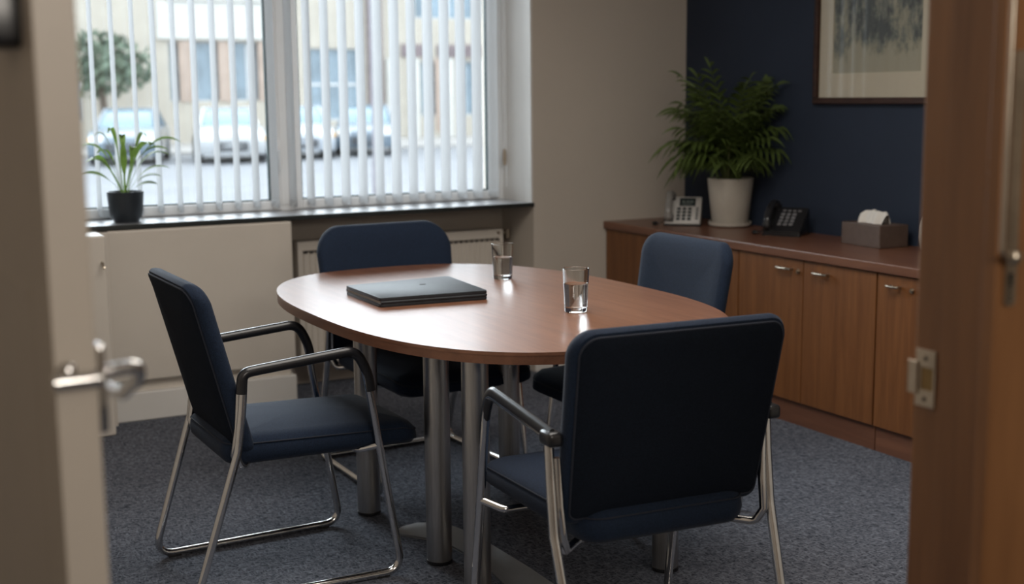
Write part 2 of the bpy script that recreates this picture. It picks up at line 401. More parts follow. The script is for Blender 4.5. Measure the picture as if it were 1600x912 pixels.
# ------------------------------------------------------------------ room shell
DY, BX, CH = 5.65, 4.06, 2.60          # front plane of window wall, blue wall, ceiling height
NX0, NX1, WY = 0.62, 3.135, 5.995        # window niche and window plane
struct('floor', box(BM(), -0.7, 4.3, -1.2, 6.2, -0.12, 0.0), M['carpet'])
struct('ceiling', box(BM(), -0.7, 4.3, -1.2, 6.3, CH, CH+0.12), M['ceiling'])
struct('wall_right', box(BM(), BX, BX+0.15, 1.24, 6.2, 0, CH), M['blue_wall'])
struct('wall_back', box(BM(), NX1, BX, DY, 6.2, 0, CH), M['wall'])
b = BM(); box(b, -0.2, NX0, DY, 6.2, 0, CH); struct('wall_back.001', b, M['wall'])
struct('wall_back.002', box(BM(), NX0, NX1, WY, 6.2, 0, 0.845), M['wall'])
struct('wall_back.003', box(BM(), NX0, NX1, DY, 6.2, 2.36, CH), M['wall'])
b = BM(); box(b, NX1-0.012, NX1-0.0005, DY, WY, 0.866, 2.36); struct('trim_1', b, M['reveal'])
struct('wall_left', box(BM(), -0.02, 0.10, 2.25, DY, 0, CH), M['wall'])
b = BM(); box(b, -0.62, -0.50, -1.1, 2.37, 0, CH); box(b, -0.50, -0.02, 2.25, 2.37, 0, CH); struct('wall_corridor_left', b, M['wall'])
struct('wall_corridor_end', box(BM(), -0.62, 2.9, -1.22, -1.10, 0, CH), M['wall'])
struct('wall_corridor_right', box(BM(), 2.7, 2.85, -1.1, 1.24, 0, CH), M['wall'])
struct('wall_front', box(BM(), 1.50, BX, 1.24, 1.39, 0, CH), M['wall'])
struct('baseboard_back', box(BM(), NX1, 3.575, DY-0.014, DY, 0, 0.09, 0.003), M['reveal'])

# window: outer frame, mullion, two sashes with panes and gaskets
def hollow(bm, x0, x1, z0, z1, t, y0, y1, bev=0.004, tb=None):
    tb = t if tb is None else tb
    box(bm, x0, x0+t, y0, y1, z0, z1, bev); box(bm, x1-t, x1, y0, y1, z0, z1, bev)
    box(bm, x0+t, x1-t, y0, y1, z0, z0+tb, bev); box(bm, x0+t, x1-t, y0, y1, z1-t, z1, bev)
    return bm
win = struct('window_1', hollow(BM(), NX0, NX1, 0.845, 2.36, 0.045, 5.955, 6.03), M['upvc'])
obj('mullion', box(BM(), 1.925, 1.985, 5.95, 6.03, 0.89, 2.315, 0.004), M['upvc'], win)
for (x0, x1) in ((0.665, 1.925), (1.985, 3.09)):
    sf = obj('sash_frame', hollow(BM(), x0, x1, 0.868, 2.315, 0.045, 5.945, 6.005, 0.006), M['upvc'], win)
    obj('gasket', hollow(BM(), x0+0.045, x1-0.045, 0.913, 2.27, 0.007, 5.962, 5.99, 0), M['gasket'], sf)
    obj('pane', box(BM(), x0+0.05, x1-0.05, 5.972, 5.978, 0.918, 2.265), M['pane'], sf)
hb = BM(); box(hb, 1.905, 1.922, 5.925, 5.945, 1.10, 1.20, 0.004); tube(hb, [(1.9135, 5.93, 1.15), (1.9135, 5.905, 1.15), (1.9135, 5.905, 1.06)], 0.007, 8)
obj('window_handle', hb, M['upvc'], win, smooth=True)
sb = BM(); box(sb, NX0+0.003, NX1-0.001, DY-0.006, WY+0.01, 0.846, 0.866, 0.004)
ws = obj('window_sill', sb, M['sill'], win)
M['sill_edge_shaded'] = mat('slate_edge_shaded', (0.018, 0.022, 0.022), 0.35, var=0.2, vscale=20)  # same slate as the top, split off as its shaded dark copy
obj('sill_front_shade', box(BM(), NX0+0.003, NX1-0.001, DY-0.0105, DY-0.005, 0.8455, 0.8655, 0.0012), M['sill_edge_shaded'], ws)  # thin strip added to hold the painted shade of the front edge

# pipe casing beside the radiator cover
b = BM(); box(b, 0.90, 1.006, 5.44, DY-0.001, 0.0, 0.845, 0.008); box(b, 1.0, 1.045, 5.60, DY-0.001, 0.0, 0.84)
pc = struct('trim_2', b, M['enamel'])
hk = BM(); tube(hk, fillet([(0.985, 5.44, 0.735), (0.985, 5.415, 0.735), (0.985, 5.405, 0.71), (0.985, 5.385, 0.72)], 0.01), 0.004, 8)
obj('hook', hk, M['nickel'], pc, smooth=True)

# radiator cover under the left half of the sill
rc = thing('radiator_cover', 'large plain cream radiator cover panel under the left half of the window sill', 'radiator cover', (1.45, 5.8, 0))
obj('panel', box(BM(), -0.404, 0.418, -0.165, 0.18, 0.178, 0.842, 0.009, 3), M['enamel'], rc)
obj('plinth', box(BM(), -0.404, 0.418, -0.162, 0.18, 0.0, 0.128, 0.006), M['reveal'], rc)
obj('recess_back', box(BM(), -0.38, 0.40, -0.13, 0.17, 0.12, 0.19), M['enamel'], rc)

# panel radiator under the right half
rad = thing('radiator', 'cream fluted panel radiator below the right half of the window sill', 'radiator', (2.5, 5.84, 0.13))
rb = BM()
n = 36; x0, x1 = -0.52, 0.535
prof = []
for i in range(n):
    xa = x0+(x1-x0)*i/n; d = (x1-x0)/n
    prof += [(xa, 0.0), (xa+d*0.18, 0.0), (xa+d*0.3, -0.007), (xa+d*0.88, -0.007)]
prof.append((x1, 0.0))
lo = [rb.verts.new((x, y, 0.035)) for x, y in prof]; hi = [rb.verts.new((x, y, 0.535)) for x, y in prof]
for i in range(len(prof)-1): rb.faces.new((lo[i], lo[i+1], hi[i+1], hi[i]))
obj('fluted_panel', rb, M['enamel'], rad)
b = BM(); box(b, -0.545, 0.555, 0.005, 0.10, 0.0, 0.59, 0.008); box(b, -0.545, 0.555, -0.014, 0.01, 0.545, 0.592, 0.006); box(b, -0.545, 0.555, -0.014, 0.01, 0.0, 0.03, 0.006)
box(b, -0.545, -0.52, -0.014, 0.01, 0.03, 0.55, 0.004); box(b, 0.535, 0.555, -0.014, 0.01, 0.03, 0.55, 0.004)
obj('casing', b, M['enamel'], rad)
b = BM()
for i in range(n):
    xa = x0+(x1-x0)*(i+0.5)/n
    box(b, xa-0.008, xa+0.008, -0.0155, -0.01, 0.536, 0.543)
g = obj('grille_slots', b, M['rubber'], rad); g['kind'] = 'stuff'
b = BM(); tube(b, [(0.525, -0.014, 0.575), (0.525, -0.022, 0.575)], 0.007, 10); obj('bleed_plug', b, M['nickel'], rad, smooth=True)
b = BM(); tube(b, [(0.555, 0.03, 0.57), (0.60, 0.03, 0.57)], 0.012, 12); tube(b, [(0.60, 0.03, 0.585), (0.60, 0.03, 0.54)], 0.016, 12)
tube(b, [(0.60, 0.03, 0.57), (0.60, 0.13, 0.57)], 0.008, 8)
obj('valve', b, M['nickel'], rad, smooth=True)

# vertical blind
vb = thing('vertical_blind', 'white vertical blind of narrow fabric slats hanging across the window', 'blind', (1.9, 5.90, 0.884))
obj('head_rail', box(BM(), -1.24, 1.21, -0.025, 0.02, 1.42, 1.46, 0.004), M['upvc'], vb)
xs = [0.72+0.0893*i for i in range(27)]
zt = 1.42
def slat_bm():
    s = BM(); n = 6
    rows = []
    for zz in (0.032, zt*0.5, zt):
        rows.append([s.verts.new((0.006*(1-(2*k/n-1)**2)-0.003, 0.0445*(2*k/n-1), zz)) for k in range(n+1)])
    for a, bb in zip(rows, rows[1:]):
        for k in range(n): s.faces.new((a[k], a[k+1], bb[k+1], bb[k]))
    return s
slat0 = obj('slat', slat_bm(), M['slat'], vb, smooth=True)
wt = BM(); box(wt, -0.0035, 0.0035, -0.0445, 0.0445, 0.0, 0.035, 0.002)
wt0 = obj('bottom_weight', wt, M['slat'], slat0)
for i, x in enumerate(xs):
    if i == 0: s, wgt = slat0, wt0
    else:
        s = slat0.copy(); COL.objects.link(s); wgt = wt0.copy(); COL.objects.link(wgt); wgt.parent = s
    ang = 2 + 8*max(0, (x-1.0)/2.0)
    s.parent = vb; s.location = (x-1.9, 0, 0); s.rotation_euler = (0, 0, math.radians(ang + random.uniform(-2.0, 2.0)))
ch = BM()
for a, c in zip(xs, xs[1:]):
    for side in (-0.042,):
        pts = [(a-1.9+(c-a)*t, side+0.004, 0.03-0.028*4*t*(1-t)) for t in [k/8 for k in range(9)]]
        tube(ch, pts, 0.0014, 5)
g = obj('bead_chain', ch, M['upvc'], vb); g['kind'] = 'stuff'
cw = thing('blind_cord', 'thin blind pull cord with tan weight hanging at right edge of the window', 'cord', (3.105, 5.90, 0.90))
b = BM(); tube(b, [(0, 0, 0.22), (0, 0, 1.40)], 0.003, 6); tube(b, [(0.012, 0, 0.03), (0.012, 0, 1.40)], 0.003, 6)
obj('cord', b, M['upvc'], cw)
b = BM(); lathe(b, [(0, 0), (0.008, 0.004), (0.011, 0.03), (0.010, 0.07), (0.005, 0.085), (0, 0.088)], 12, (0, 0, 0.14)); obj('cord_weight', b, M['cord_wood'], cw, smooth=True)

# ------------------------------------------------------------------ doorway: oak jamb with strike plate, oak door at the right, white door at the left
b = BM(); box(b, 1.43, 1.52, 1.232, 1.397, 0, 2.05, 0.003)
jb = struct('trim_3', b, M['door_wood'])
obj('door_stop', box(BM(), 1.4275, 1.4298, 1.232, 1.345, 0, 2.05, 0.0008), M['door_wood'], jb)
b = BM(); box(b, 1.4275, 1.4305, 1.353, 1.392, 0.932, 0.958, 0.0008); box(b, 1.4275, 1.4305, 1.353, 1.392, 0.992, 1.019, 0.0008)
box(b, 1.4275, 1.4305, 1.381, 1.392, 0.958, 0.992); box(b, 1.4275, 1.4305, 1.353, 1.357, 0.958, 0.992)
box(b, 1.424, 1.4265, 1.386, 1.404, 0.950, 1.000, 0.0008)
box(b, 1.4255, 1.4305, 1.386, 1.392, 0.950, 1.000)
sp = obj('strike_plate', b, M['nickel'], jb)
obj('bolt_pocket', box(BM(), 1.4288, 1.4302, 1.357, 1.381, 0.958, 0.992), M['brass'], sp)
b = BM()
for z in (0.944, 1.006): tube(b, [(1.4278, 1.372, z), (1.4268, 1.372, z)], 0.0035, 10)
obj('screws', b, M['keyhole'], sp); bpy.data.objects['screws']['kind'] = 'stuff'
box_lintel = BM(); box(box_lintel, 0.1, 1.52, 1.24, 1.39, 2.05, CH); struct('wall_front.001', box_lintel, M['wall'])

d2 = struct('door_2', box(BM(), 1.336, 2.10, 1.17, 1.192, 0.005, 2.04, 0.002), M['door_wood'])
HX = 1.3605
b = BM(); prism(b, rrect(0.0105, 0.165, 0.006), 0, 0.004, 0.001)
xform(b, Matrix.Translation((HX, 1.17, 1.285)) @ Matrix.Rotation(PI/2, 4, 'X'))
pl = obj('handle_plate', b, M['nickel'], d2, smooth=True)
b = BM(); lathe(b, [(0, 0), (0.0034, 0), (0.0034, 0.0012), (0, 0.0012)], 14)
box(b, -0.0018, 0.0018, -0.014, 0.0, 0.0, 0.0012)
xform(b, Matrix.Translation((HX-0.001, 1.1655, 1.160)) @ Matrix.Rotation(PI/2, 4, 'X'))
obj('keyhole', b, M['keyhole'], pl)
b = BM()
for z in (1.142, 1.134, 1.127):
    s0 = len(b.verts); lathe(b, [(0, 0), (0.0020, 0), (0.0020, 0.001), (0, 0.001)], 8)
    xform(b, Matrix.Translation((HX-0.001, 1.1655, z)) @ Matrix.Rotation(PI/2, 4, 'X'), s0)
g = obj('screw', b, M['keyhole'], pl); g['kind'] = 'stuff'
b = BM(); tube(b, fillet([(HX, 1.166, 1.188), (HX-0.010, 1.152, 1.186), (1.3185, 1.146, 1.192), (1.3175, 1.146, 1.62), (1.325, 1.15, 1.64), (HX, 1.166, 1.64)], 0.010), 0.0036, 12)
lathe(b, [(0, -0.011), (0.007, -0.009), (0.0105, -0.002), (0.0105, 0.003), (0.007, 0.009), (0, 0.011)], 16, (HX-0.012, 1.153, 1.1865))
obj('pull_handle', b, M['nickel'], d2, smooth=True)

# white door, edge towards the camera; local y runs from the free edge to the hinge
d1o = bpy.data.objects.new('door_1', None)
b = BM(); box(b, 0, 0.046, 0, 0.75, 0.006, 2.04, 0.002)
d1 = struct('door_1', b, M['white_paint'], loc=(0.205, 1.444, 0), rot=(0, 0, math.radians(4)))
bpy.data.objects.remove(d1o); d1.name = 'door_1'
for (z0, z1) in ((0.15, 1.19), (1.66, 1.95)):
    obj('panel_moulding', hollow(BM(), 0.09, 0.66, z0, z1, 0.022, -0.0105, 0.001, 0.004), M['white_paint'], d1, rot=(0, 0, PI/2))
b = BM(); tube(b, [(-0.004, -0.011, 1.097), (0.046, -0.011, 1.097)], 0.0095, 16); lathe(b, [(0, 0), (0.009, 0.002), (0.009, 0.009), (0.005, 0.014), (0, 0.015)], 14, (0.012, -0.010, 1.104))
obj('latch_case', b, M['chrome'], d1, smooth=True)
def lever(side):
    # side +1 = right face, -1 = left face
    xf = 0.046 if side > 0 else 0.0
    q = BM(); box(q, min(xf, xf+side*0.011), max(xf, xf+side*0.011), 0.003, 0.04, 1.030, 1.131, 0.004)
    pl = obj('handle_plate', q, M['chrome'], d1, smooth=True)
    q = BM(); y = 0.012
    tube(q, fillet([(xf+side*0.008, y, 1.099), (xf+side*0.049, y, 1.101), (xf+side*0.0505, y+0.012, 1.084), (xf+side*0.043, y+0.05, 1.060), (xf+side*0.038, y+0.115, 1.056)], 0.012), 0.0082, 14)
    obj('lever', q, M['chrome'], pl, smooth=True)
lever(1)
b = BM(); prism(b, rrect(0.05, 0.035, 0.012), 0, 0.03, 0.004)
xform(b, Matrix.Translation((0.0, 0.100, 1.490)) @ Matrix.Rotation(PI/2, 4, 'Z') @ Matrix.Rotation(PI/2, 4, 'X') @ Matrix.Rotation(PI, 4, 'Y'))
obj('coat_hook', b, M['black'], d1, smooth=True)

# ------------------------------------------------------------------ sideboard along the blue wall
def cabinet(y0, y1, splits, handles, label):
    yc = (y0+y1)/2
    t = thing('cabinet', label, 'cabinet', (3.81, yc, 0), 0, 'walnut cabinets under the long worktop')
    b = BM(); box(b, -0.228, 0.245, y0-yc+0.001, y1-yc-0.001, 0.10, 0.711); obj('carcass', b, M['cab_wood'], t)
    b = BM(); box(b, -0.234, 0.24, y0-yc+0.001, y1-yc-0.001, 0.0, 0.10); obj('plinth', b, M['cab_top'], t)
    ys = [y0]+splits+[y1]
    for i, (a, c) in enumerate(zip(ys, ys[1:])):
        m = (a+c)/2
        dr = obj('door', box(BM(), -0.011, 0.009, (a-m)+0.0022, (c-m)-0.0022, -0.302, 0.303, 0.0015), M['cab_wood'], t, loc=(-0.2395, m-yc, 0.405))
        h = handles[i]
        if h:
            hy, L, lk = h
            q = BM(); z = 0.262
            for s in (-1, 1): tube(q, [(-0.010, hy-m+s*L*0.38, z), (-0.034, hy-m+s*L*0.38, z)], 0.0055, 10)
            tube(q, fillet([(-0.031, hy-m-L/2, z), (-0.037, hy-m-L/4, z), (-0.037, hy-m+L/4, z), (-0.031, hy-m+L/2, z)], 0.01), 0.0055, 10)
            obj('handle', q, M['nickel'], dr, smooth=True)
            if lk is not None:
                q = BM(); tube(q, [(-0.010, lk-m, z-0.006), (-0.016, lk-m, z-0.006)], 0.010, 14); tube(q, [(-0.015, lk-m, z-0.006), (-0.022, lk-m, z-0.006)], 0.006, 10)
                obj('lock', q, M['nickel'], dr, smooth=True)
    return t
cabinet(2.83, 3.683, [3.258], [None, (3.585, 0.065, 3.50)], 'walnut cabinet nearest the doorway, partly cut off by the oak door frame')
cabinet(3.687, 4.538, [4.11], [(3.99, 0.085, None), (4.215, 0.095, 4.14)], 'two-door walnut cabinet right of the bright blue chair, below the tissue box')
cabinet(4.542, 5.158, [4.85], [None, None], 'walnut cabinet behind the bright blue chair, below the white plant pot')
cabinet(5.162, 5.642, [], [None], 'walnut cabinet at the far corner end, against the beige wall')
b = BM(); box(b, 3.545, BX-0.001, 2.83, DY-0.002, 0.712, 0.75, 0.004)
tag(obj('worktop', b, M['cab_top']), 'long reddish brown wooden worktop on the cabinets along the navy wall', 'worktop')

# ------------------------------------------------------------------ picture
pf = thing('framed_picture', 'framed woodland print in dark wood frame on the navy wall', 'picture', (BX, 4.25, 1.346))
y0, y1, H = -0.375, 0.375, 0.66
b = BM(); ft = 0.028
box(b, -0.03, -0.001, y0, y1, 0, ft, 0.004); box(b, -0.03, -0.001, y0, y1, H-ft, H, 0.004); box(b, -0.03, -0.001, y0, y0+ft, ft, H-ft, 0.004); box(b, -0.03, -0.001, y1-ft, y1, ft, H-ft, 0.004)
obj('frame', b, M['frame_wood'], pf)
b = BM()
box(b, -0.014, -0.009, y0+ft, y1-ft, ft, 0.135); box(b, -0.014, -0.009, y0+ft, y1-ft, 0.55, H-ft); box(b, -0.014, -0.009, y0+ft, -0.272, 0.135, 0.55); box(b, -0.014, -0.009, 0.262, y1-ft, 0.135, 0.55)
obj('mat_board', b, M['mat_board'], pf)
b = BM(); box(b, -0.0085, -0.004, -0.262-0.015, 0.27, 0, 0.42); obj('print', b, M['print'], pf, loc=(0, 0, 0.132))
obj('picture_glass', box(BM(), -0.020, -0.018, y0+ft-0.002, y1-ft+0.002, ft-0.002, H-ft+0.002), M['picture_glass'], pf)

# ------------------------------------------------------------------ table
TX, TY, TA, TB, TN = 1.868, 3.70, 0.585, 0.912, 2.65
tb = thing('meeting_table', 'boat-shaped cherry wood meeting table on brushed steel tube legs', 'table', (TX, TY, 0))
ol = []
for k in range(120):
    a = 2*PI*k/120; c, s = math.cos(a), math.sin(a)
    ol.append((TA*math.copysign(abs(c)**(2/TN), c), TB*math.copysign(abs(s)**(2/TN), s)))
b = BM(); prism(b, ol, 0.736, 0.745, 0.0025); top = obj('tabletop', b, M['table_wood'], tb, smooth=True)
b = BM(); prism(b, [(x*0.9985, y*0.999) for x, y in ol], 0.712, 0.7362, 0.0015); obj('edge_band', b, M['table_edge'], tb, smooth=True)
LEGS = [(1.548, 3.955), (1.560, 3.415), (1.545, 3.125), (2.105, 3.985), (2.12, 3.03)]
for i, (x, y) in enumerate(LEGS):
    b = BM(); lathe(b, [(0, 0.012), (0.038, 0.012), (0.0385, 0.02), (0.0385, 0.712)], 32)
    lg = obj('leg', b, M['steel'], tb, smooth=True, loc=(x-TX, y-TY, 0))
    b = BM(); lathe(b, [(0, 0.0005), (0.036, 0.0005), (0.040, 0.004), (0.040, 0.012), (0, 0.014)], 28); obj('foot', b, M['black'], lg, smooth=True)
bp = [(1.53, 3.717), (1.585, 3.755), (1.64, 3.765), (1.69, 3.74), (1.726, 3.69), (1.748, 3.60), (1.758, 3.48), (1.762, 3.364), (1.766, 3.216), (1.763, 3.077), (1.753, 2.932), (1.729, 2.80), (1.60, 2.80), (1.605, 2.915), (1.631, 3.081), (1.651, 3.24), (1.656, 3.40), (1.644, 3.529), (1.609, 3.61), (1.56, 3.675)]
b = BM(); prism(b, [(x-TX, y-TY) for x, y in bp], 0.0005, 0.008, 0.001); obj('floor_plate', b, M['plate_steel'], tb)

# ------------------------------------------------------------------ chairs (local +x = the way the sitter faces)
def make_chair(loc, rotz, W, label, rear_bar=False, lean=0.0, nose=0.0, seat_in=0.028, flat=False, bz=0.415, sz=0.386, cr=0.054, boff=0.0):
    t = thing('armchair', label, 'chair', (*loc, 0), rotz, 'navy meeting chairs around the table')
    hw = W/2; r = 0.0115
    for s in (-1, 1):
        yr, yf, ya = s*(hw-0.022), s*(hw-0.004), s*(hw-0.008)
        pts = [(-0.142, ya, 0.655), (-0.150, ya, 0.56), (-0.166, ya, 0.44), (-0.302, yr, 0.0125), (0.312, yf, 0.0125), (0.215, ya, 0.62), (0.190, ya, 0.685), (-0.142, ya, 0.655)]
        b = BM(); f = fillet(pts, [0, 0.3, 0.09, 0.05, 0.05, 0.5, 0.05, 0], 8)
        tube(b, f, r, 14)
        fr = obj('side_frame', b, M['chrome'], t, smooth=True)
        b = BM()
        if flat:
            ap = fillet([(-0.158, ya, 0.660), (-0.10, ya, 0.666), (0.185, ya, 0.691), (0.219, ya, 0.622), (0.2235, ya, 0.585)], [0, 0.1, 0.052, 0.2, 0], 10)
            tube(b, ap, lambda q: 0.0185 if q < 0.7 else 0.0185-0.02*(q-0.7), 16, ry=0.0115, up=(0, 1, 0))
        else:
            ap = fillet([(-0.151, ya, 0.600), (-0.146, ya, 0.657), (-0.10, ya, 0.662), (0.185, ya, 0.687), (0.219, ya, 0.622), (0.2275, ya, 0.565)], [0, 0.035, 0.1, 0.052, 0.2, 0], 10)
            tube(b, ap, 0.0150, 16)
        ar = obj('arm_pad', b, M['black'], t, smooth=True)
        if flat:
            b = BM(); box(b, -0.182, -0.125, ya-0.0185, ya+0.0185, 0.640, 0.674, 0.010, 3); obj('arm_joint', b, M['black'], ar, smooth=True)
        b = BM(); tube(b, [(-0.152, ya-s*0.016, 0.61), (-0.158, ya-s*0.018, 0.50), (-0.172, ya-s*0.021, 0.425), (-0.160, ya-s*0.032, 0.396)], 0.0105, 12)
        obj('back_bracket', b, M['chrome'], t, smooth=True)
        b = BM()
        for (xx, yy) in ((-0.24, yr+(yf-yr)*0.1), (0.25, yr+(yf-yr)*0.9)): box(b, xx-0.02, xx+0.02, yy-0.009, yy+0.009, 0.0004, 0.008, 0.002)
        obj('glides', b, M['rubber'], fr)['kind'] = 'stuff'
    b = BM()
    tube(b, fillet([(-0.168, -hw+0.02, 0.430), (-0.150, -hw+0.035, 0.385), (-0.10, -hw+0.10, 0.393), (-0.10, hw-0.10, 0.393), (-0.150, hw-0.035, 0.385), (-0.168, hw-0.02, 0.430)], 0.03), 0.010, 12)
    obj('rear_crossbar', b, M['chrome'], t, smooth=True)
    b = BM(); tube(b, fillet([(0.247, -hw+0.008, 0.40), (0.20, -hw+0.05, 0.383), (0.20, hw-0.05, 0.383), (0.247, hw-0.008, 0.40)], 0.03), 0.010, 12)
    obj('front_crossbar', b, M['chrome'], t, smooth=True)
    if rear_bar:
        b = BM(); tube(b, [(-0.285, -hw+0.02, 0.0125), (-0.285, hw-0.02, 0.0125)], r, 12); obj('floor_bar', b, M['chrome'], t, smooth=True)
    # seat: waterfall front
    sx, sy = 0.315, hw-seat_in
    def wseat(u, v, wv):
        q = u/sx
        z = sz + wv
        z += -0.034*max(0, (q-0.45)/0.55)**2 * (1 if wv > 0.03 else 0.4)
        z += 0.010*math.exp(-((q+0.2)/0.6)**2)*(wv/0.085) - 0.008*(v/sy)**2*(wv/0.085)
        return (0.122+u-(nose*max(0, q)), v*(1-0.05*max(0, -q)), z)
    b = BM(); pad(b, sx, sy, 0.07, [(0.04, 0.0), (0.016, 0.004), (0.004, 0.018), (0.0, 0.036), (0.002, 0.056), (0.010, 0.072), (0.026, 0.081), (0.055, 0.085)], wseat, n=8)
    st = obj('seat', b, M['fabric'], t, smooth=True)
    pl = [Vector(wseat(u, v, 0.066)) for u, v in rrect(sx-0.004, sy-0.004, 0.066, 8)]
    b = BM(); tube(b, pl, 0.0022, 6, closed=True); obj('piping', b, M['piping'], st, smooth=True)
    # backrest
    z0, z1 = bz, 0.912; hz = (z1-z0)/2; hb = hw-0.012
    def wback(u, v, wv):
        q = (v+hz)/(2*hz)
        wd = 0.915 + 0.085*min(1, q*1.5) - 0.03*max(0, (q-0.55)/0.45)
        cx = -0.172 - boff - 0.035*q - (0.045+lean)*q*q + 0.055*math.exp(-(q/0.16)**2)*0.35
        bow = 0.026*(u/hb)**2
        return (cx+wv+bow, u*wd, z0+hz+v - 0.008*(u/hb)**2*(1 if q > 0.5 else -0.6))
    b = BM(); pad(b, hb, hz, cr, [(0.022, -0.024), (0.008, -0.021), (0.001, -0.011), (0.0, 0.0), (0.003, 0.014), (0.012, 0.023), (0.03, 0.028), (0.06, 0.031)], wback, r2=0.028, n=9, cen=6)
    bk = obj('backrest', b, M['fabric'], t, smooth=True)
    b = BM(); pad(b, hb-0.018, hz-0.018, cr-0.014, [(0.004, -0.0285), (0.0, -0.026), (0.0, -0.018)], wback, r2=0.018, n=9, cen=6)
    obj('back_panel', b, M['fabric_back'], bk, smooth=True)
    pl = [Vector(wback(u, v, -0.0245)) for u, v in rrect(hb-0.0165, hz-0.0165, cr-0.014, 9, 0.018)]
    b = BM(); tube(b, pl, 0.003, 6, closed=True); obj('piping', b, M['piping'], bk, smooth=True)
    return t
make_chair((1.11, 3.635), math.radians(0.5), 0.515, 'navy armchair at the left side of the table, seen in profile', lean=0.03, nose=0.035)
make_chair((1.928, 4.395), -PI/2+math.radians(2), 0.60, 'navy armchair at the far end of the table, in front of the radiator', rear_bar=True, cr=0.10, boff=0.055)
cchair = make_chair((2.445, 3.635), PI+math.radians(-1), 0.555, 'bright blue lit armchair on the cabinet side of the table', nose=0.03, cr=0.07)
cchair.scale = (0.80, 1, 1)
make_chair((1.657, 2.515), PI/2-math.radians(4), 0.588, 'dark armchair in the foreground with its back to the viewer', nose=0.02, seat_in=0.062, flat=True, bz=0.445, sz=0.402)

# ------------------------------------------------------------------ things on the table
TZ = 0.745
c4 = [Vector((1.514, 4.027)), Vector((1.905, 4.055)), Vector((1.870, 3.680)), Vector((1.508, 3.712))]
cc = sum(c4, Vector((0, 0)))/4
fo = thing('portfolio', 'closed black leather zip portfolio lying on the table', 'folder', (cc.x, cc.y, TZ))
loc4 = [p-cc for p in c4]
def quad(scale, z0, z1, rr=0.012, sh=(0, 0)):
    q = BM(); pts = []
    P = [p*scale+Vector(sh) for p in loc4]
    P3 = fillet([(*((P[0]+P[1])/2), 0)]+[(*p, 0) for p in P[1:]]+[(*P[0], 0), (*((P[0]+P[1])/2), 0)], rr, 5)
    pts = [(v.x, v.y) for v in P3[:-1]]
    prism(q, pts, z0, z1, min(0.003, (z1-z0)*0.35)); return q
obj('bottom_cover', quad(1.0, 0.0005, 0.0105), M['leather'], fo, smooth=True)
obj('top_cover', quad(1.0, 0.0195, 0.0305), M['leather'], fo, smooth=True)
obj('pages', quad(0.982, 0.010, 0.020, 0.004), M['paper'], fo)
P = [p for p in loc4]
b = BM(); tube(b, fillet([(*(P[0]*0.985), 0.015), (*(P[1]*0.985), 0.015), (*(P[2]*0.985), 0.015), (*(P[3]*0.985), 0.015)], 0.012), 0.0052, 10)
obj('spine_and_zip', b, M['leather'], fo, smooth=True)
b = BM(); lathe(b, [(0, 0), (0.011, 0), (0.012, 0.0006), (0.0105, 0.0012), (0, 0.0012)], 24)
o = obj('emblem', b, M['rubber'], fo, loc=(0.045, 0.045, 0.0302)); o.scale = (1.0, 0.6, 1)
o['label'] = 'small oval embossed emblem'

def tumbler(loc, h, rt, rb, fill, label):
    th = 0.0022
    b = BM()
    lathe(b, [(0, 0.0), (rb-0.004, 0.0), (rb-0.001, 0.0015), (rb, 0.005), (rt, h-0.001), (rt-th*0.5, h), (rt-th, h-0.001), (rb-th+(rt-rb)*0.11, h*0.115), (rb-th-0.004, h*0.095), (0, h*0.09)], 56)
    g = obj('water_glass', b, M['glass'], None, smooth=True, loc=loc)
    tag(g, label, 'glass', 'glasses of water on the table')
    zt = h*fill; ri = lambda z: rb + (rt-rb)*(z-0.005)/(h-0.005) - th + 0.0006
    b = BM(); lathe(b, [(0, h*0.0885), (rb-th-0.004, h*0.0935), (ri(h*0.115), h*0.1145), (ri(zt), zt), (ri(zt)-0.0015, zt-0.0008), (0, zt-0.0012)], 56)
    obj('water', b, M['water'], g, smooth=True)
tumbler((2.136, 4.082, TZ+0.0004), 0.127, 0.0395, 0.034, 0.62, 'glass of water nearer the window, behind the black portfolio')
tumbler((1.993, 3.33, TZ+0.0004), 0.133, 0.0405, 0.035, 0.66, 'glass of water near the middle of the table, closest to the viewer')

# ------------------------------------------------------------------ things on the worktop
WZ = 0.75
def frond(L, droop, leaf_len, seed, n=13, wid=0.011):
    rnd = random.Random(seed); b = BM()
    pts = []
    for k in range(n+1):
        t = k/n
        pts.append((t, L*(0.13*t+0.54*t*t*droop), L*(t*1.0-0.50*droop*t**2.6)))
    P = [Vector((0, y, z)) for t, y, z in pts]
    tube(b, P, lambda q: 0.0032*(1-0.75*q), 5)
    for k in range(4, n+1):
        p = P[k]; d = (P[k]-P[k-1]).normalized()
        for s in (-1, 1):
            if k == n and s < 0: side = Vector((0, 0, 0)); 
            else: side = Vector((s*0.85, 0, 0))
            ll = leaf_len*(0.7+0.5*math.sin(PI*(k-3)/(n-2)))*rnd.uniform(0.85, 1.15)
            dirv = (side + d*0.75 + Vector((0, 0, rnd.uniform(-0.1, 0.15)))).normalized()
            wv = d.cross(dirv); wv = dirv.cross(wv) if wv.length > 1e-4 else Vector((1, 0, 0))
            wv.normalize(); prev = None
            for j in range(5):
                u = j/4
                c = p + dirv*ll*u + Vector((0, 0, -ll*(0.30+0.35*droop)*u*u))
                hwd = wid*math.sin(PI*min(1, 0.12+u*0.88))**0.8*0.5 if j < 4 else 0.0006
                cur = (b.verts.new(c-wv*hwd), b.verts.new(c+Vector((0, 0, -hwd*0.4))), b.verts.new(c+wv*hwd))
                if prev:
                    b.faces.new((prev[0], prev[1], cur[1], cur[0])); b.faces.new((prev[1], prev[2], cur[2], cur[1]))
                prev = cur
    return b
pt = thing('potted_palm', 'bushy potted palm in a cream ceramic pot on the worktop by the navy wall', 'plant', (3.928, 5.085, WZ))
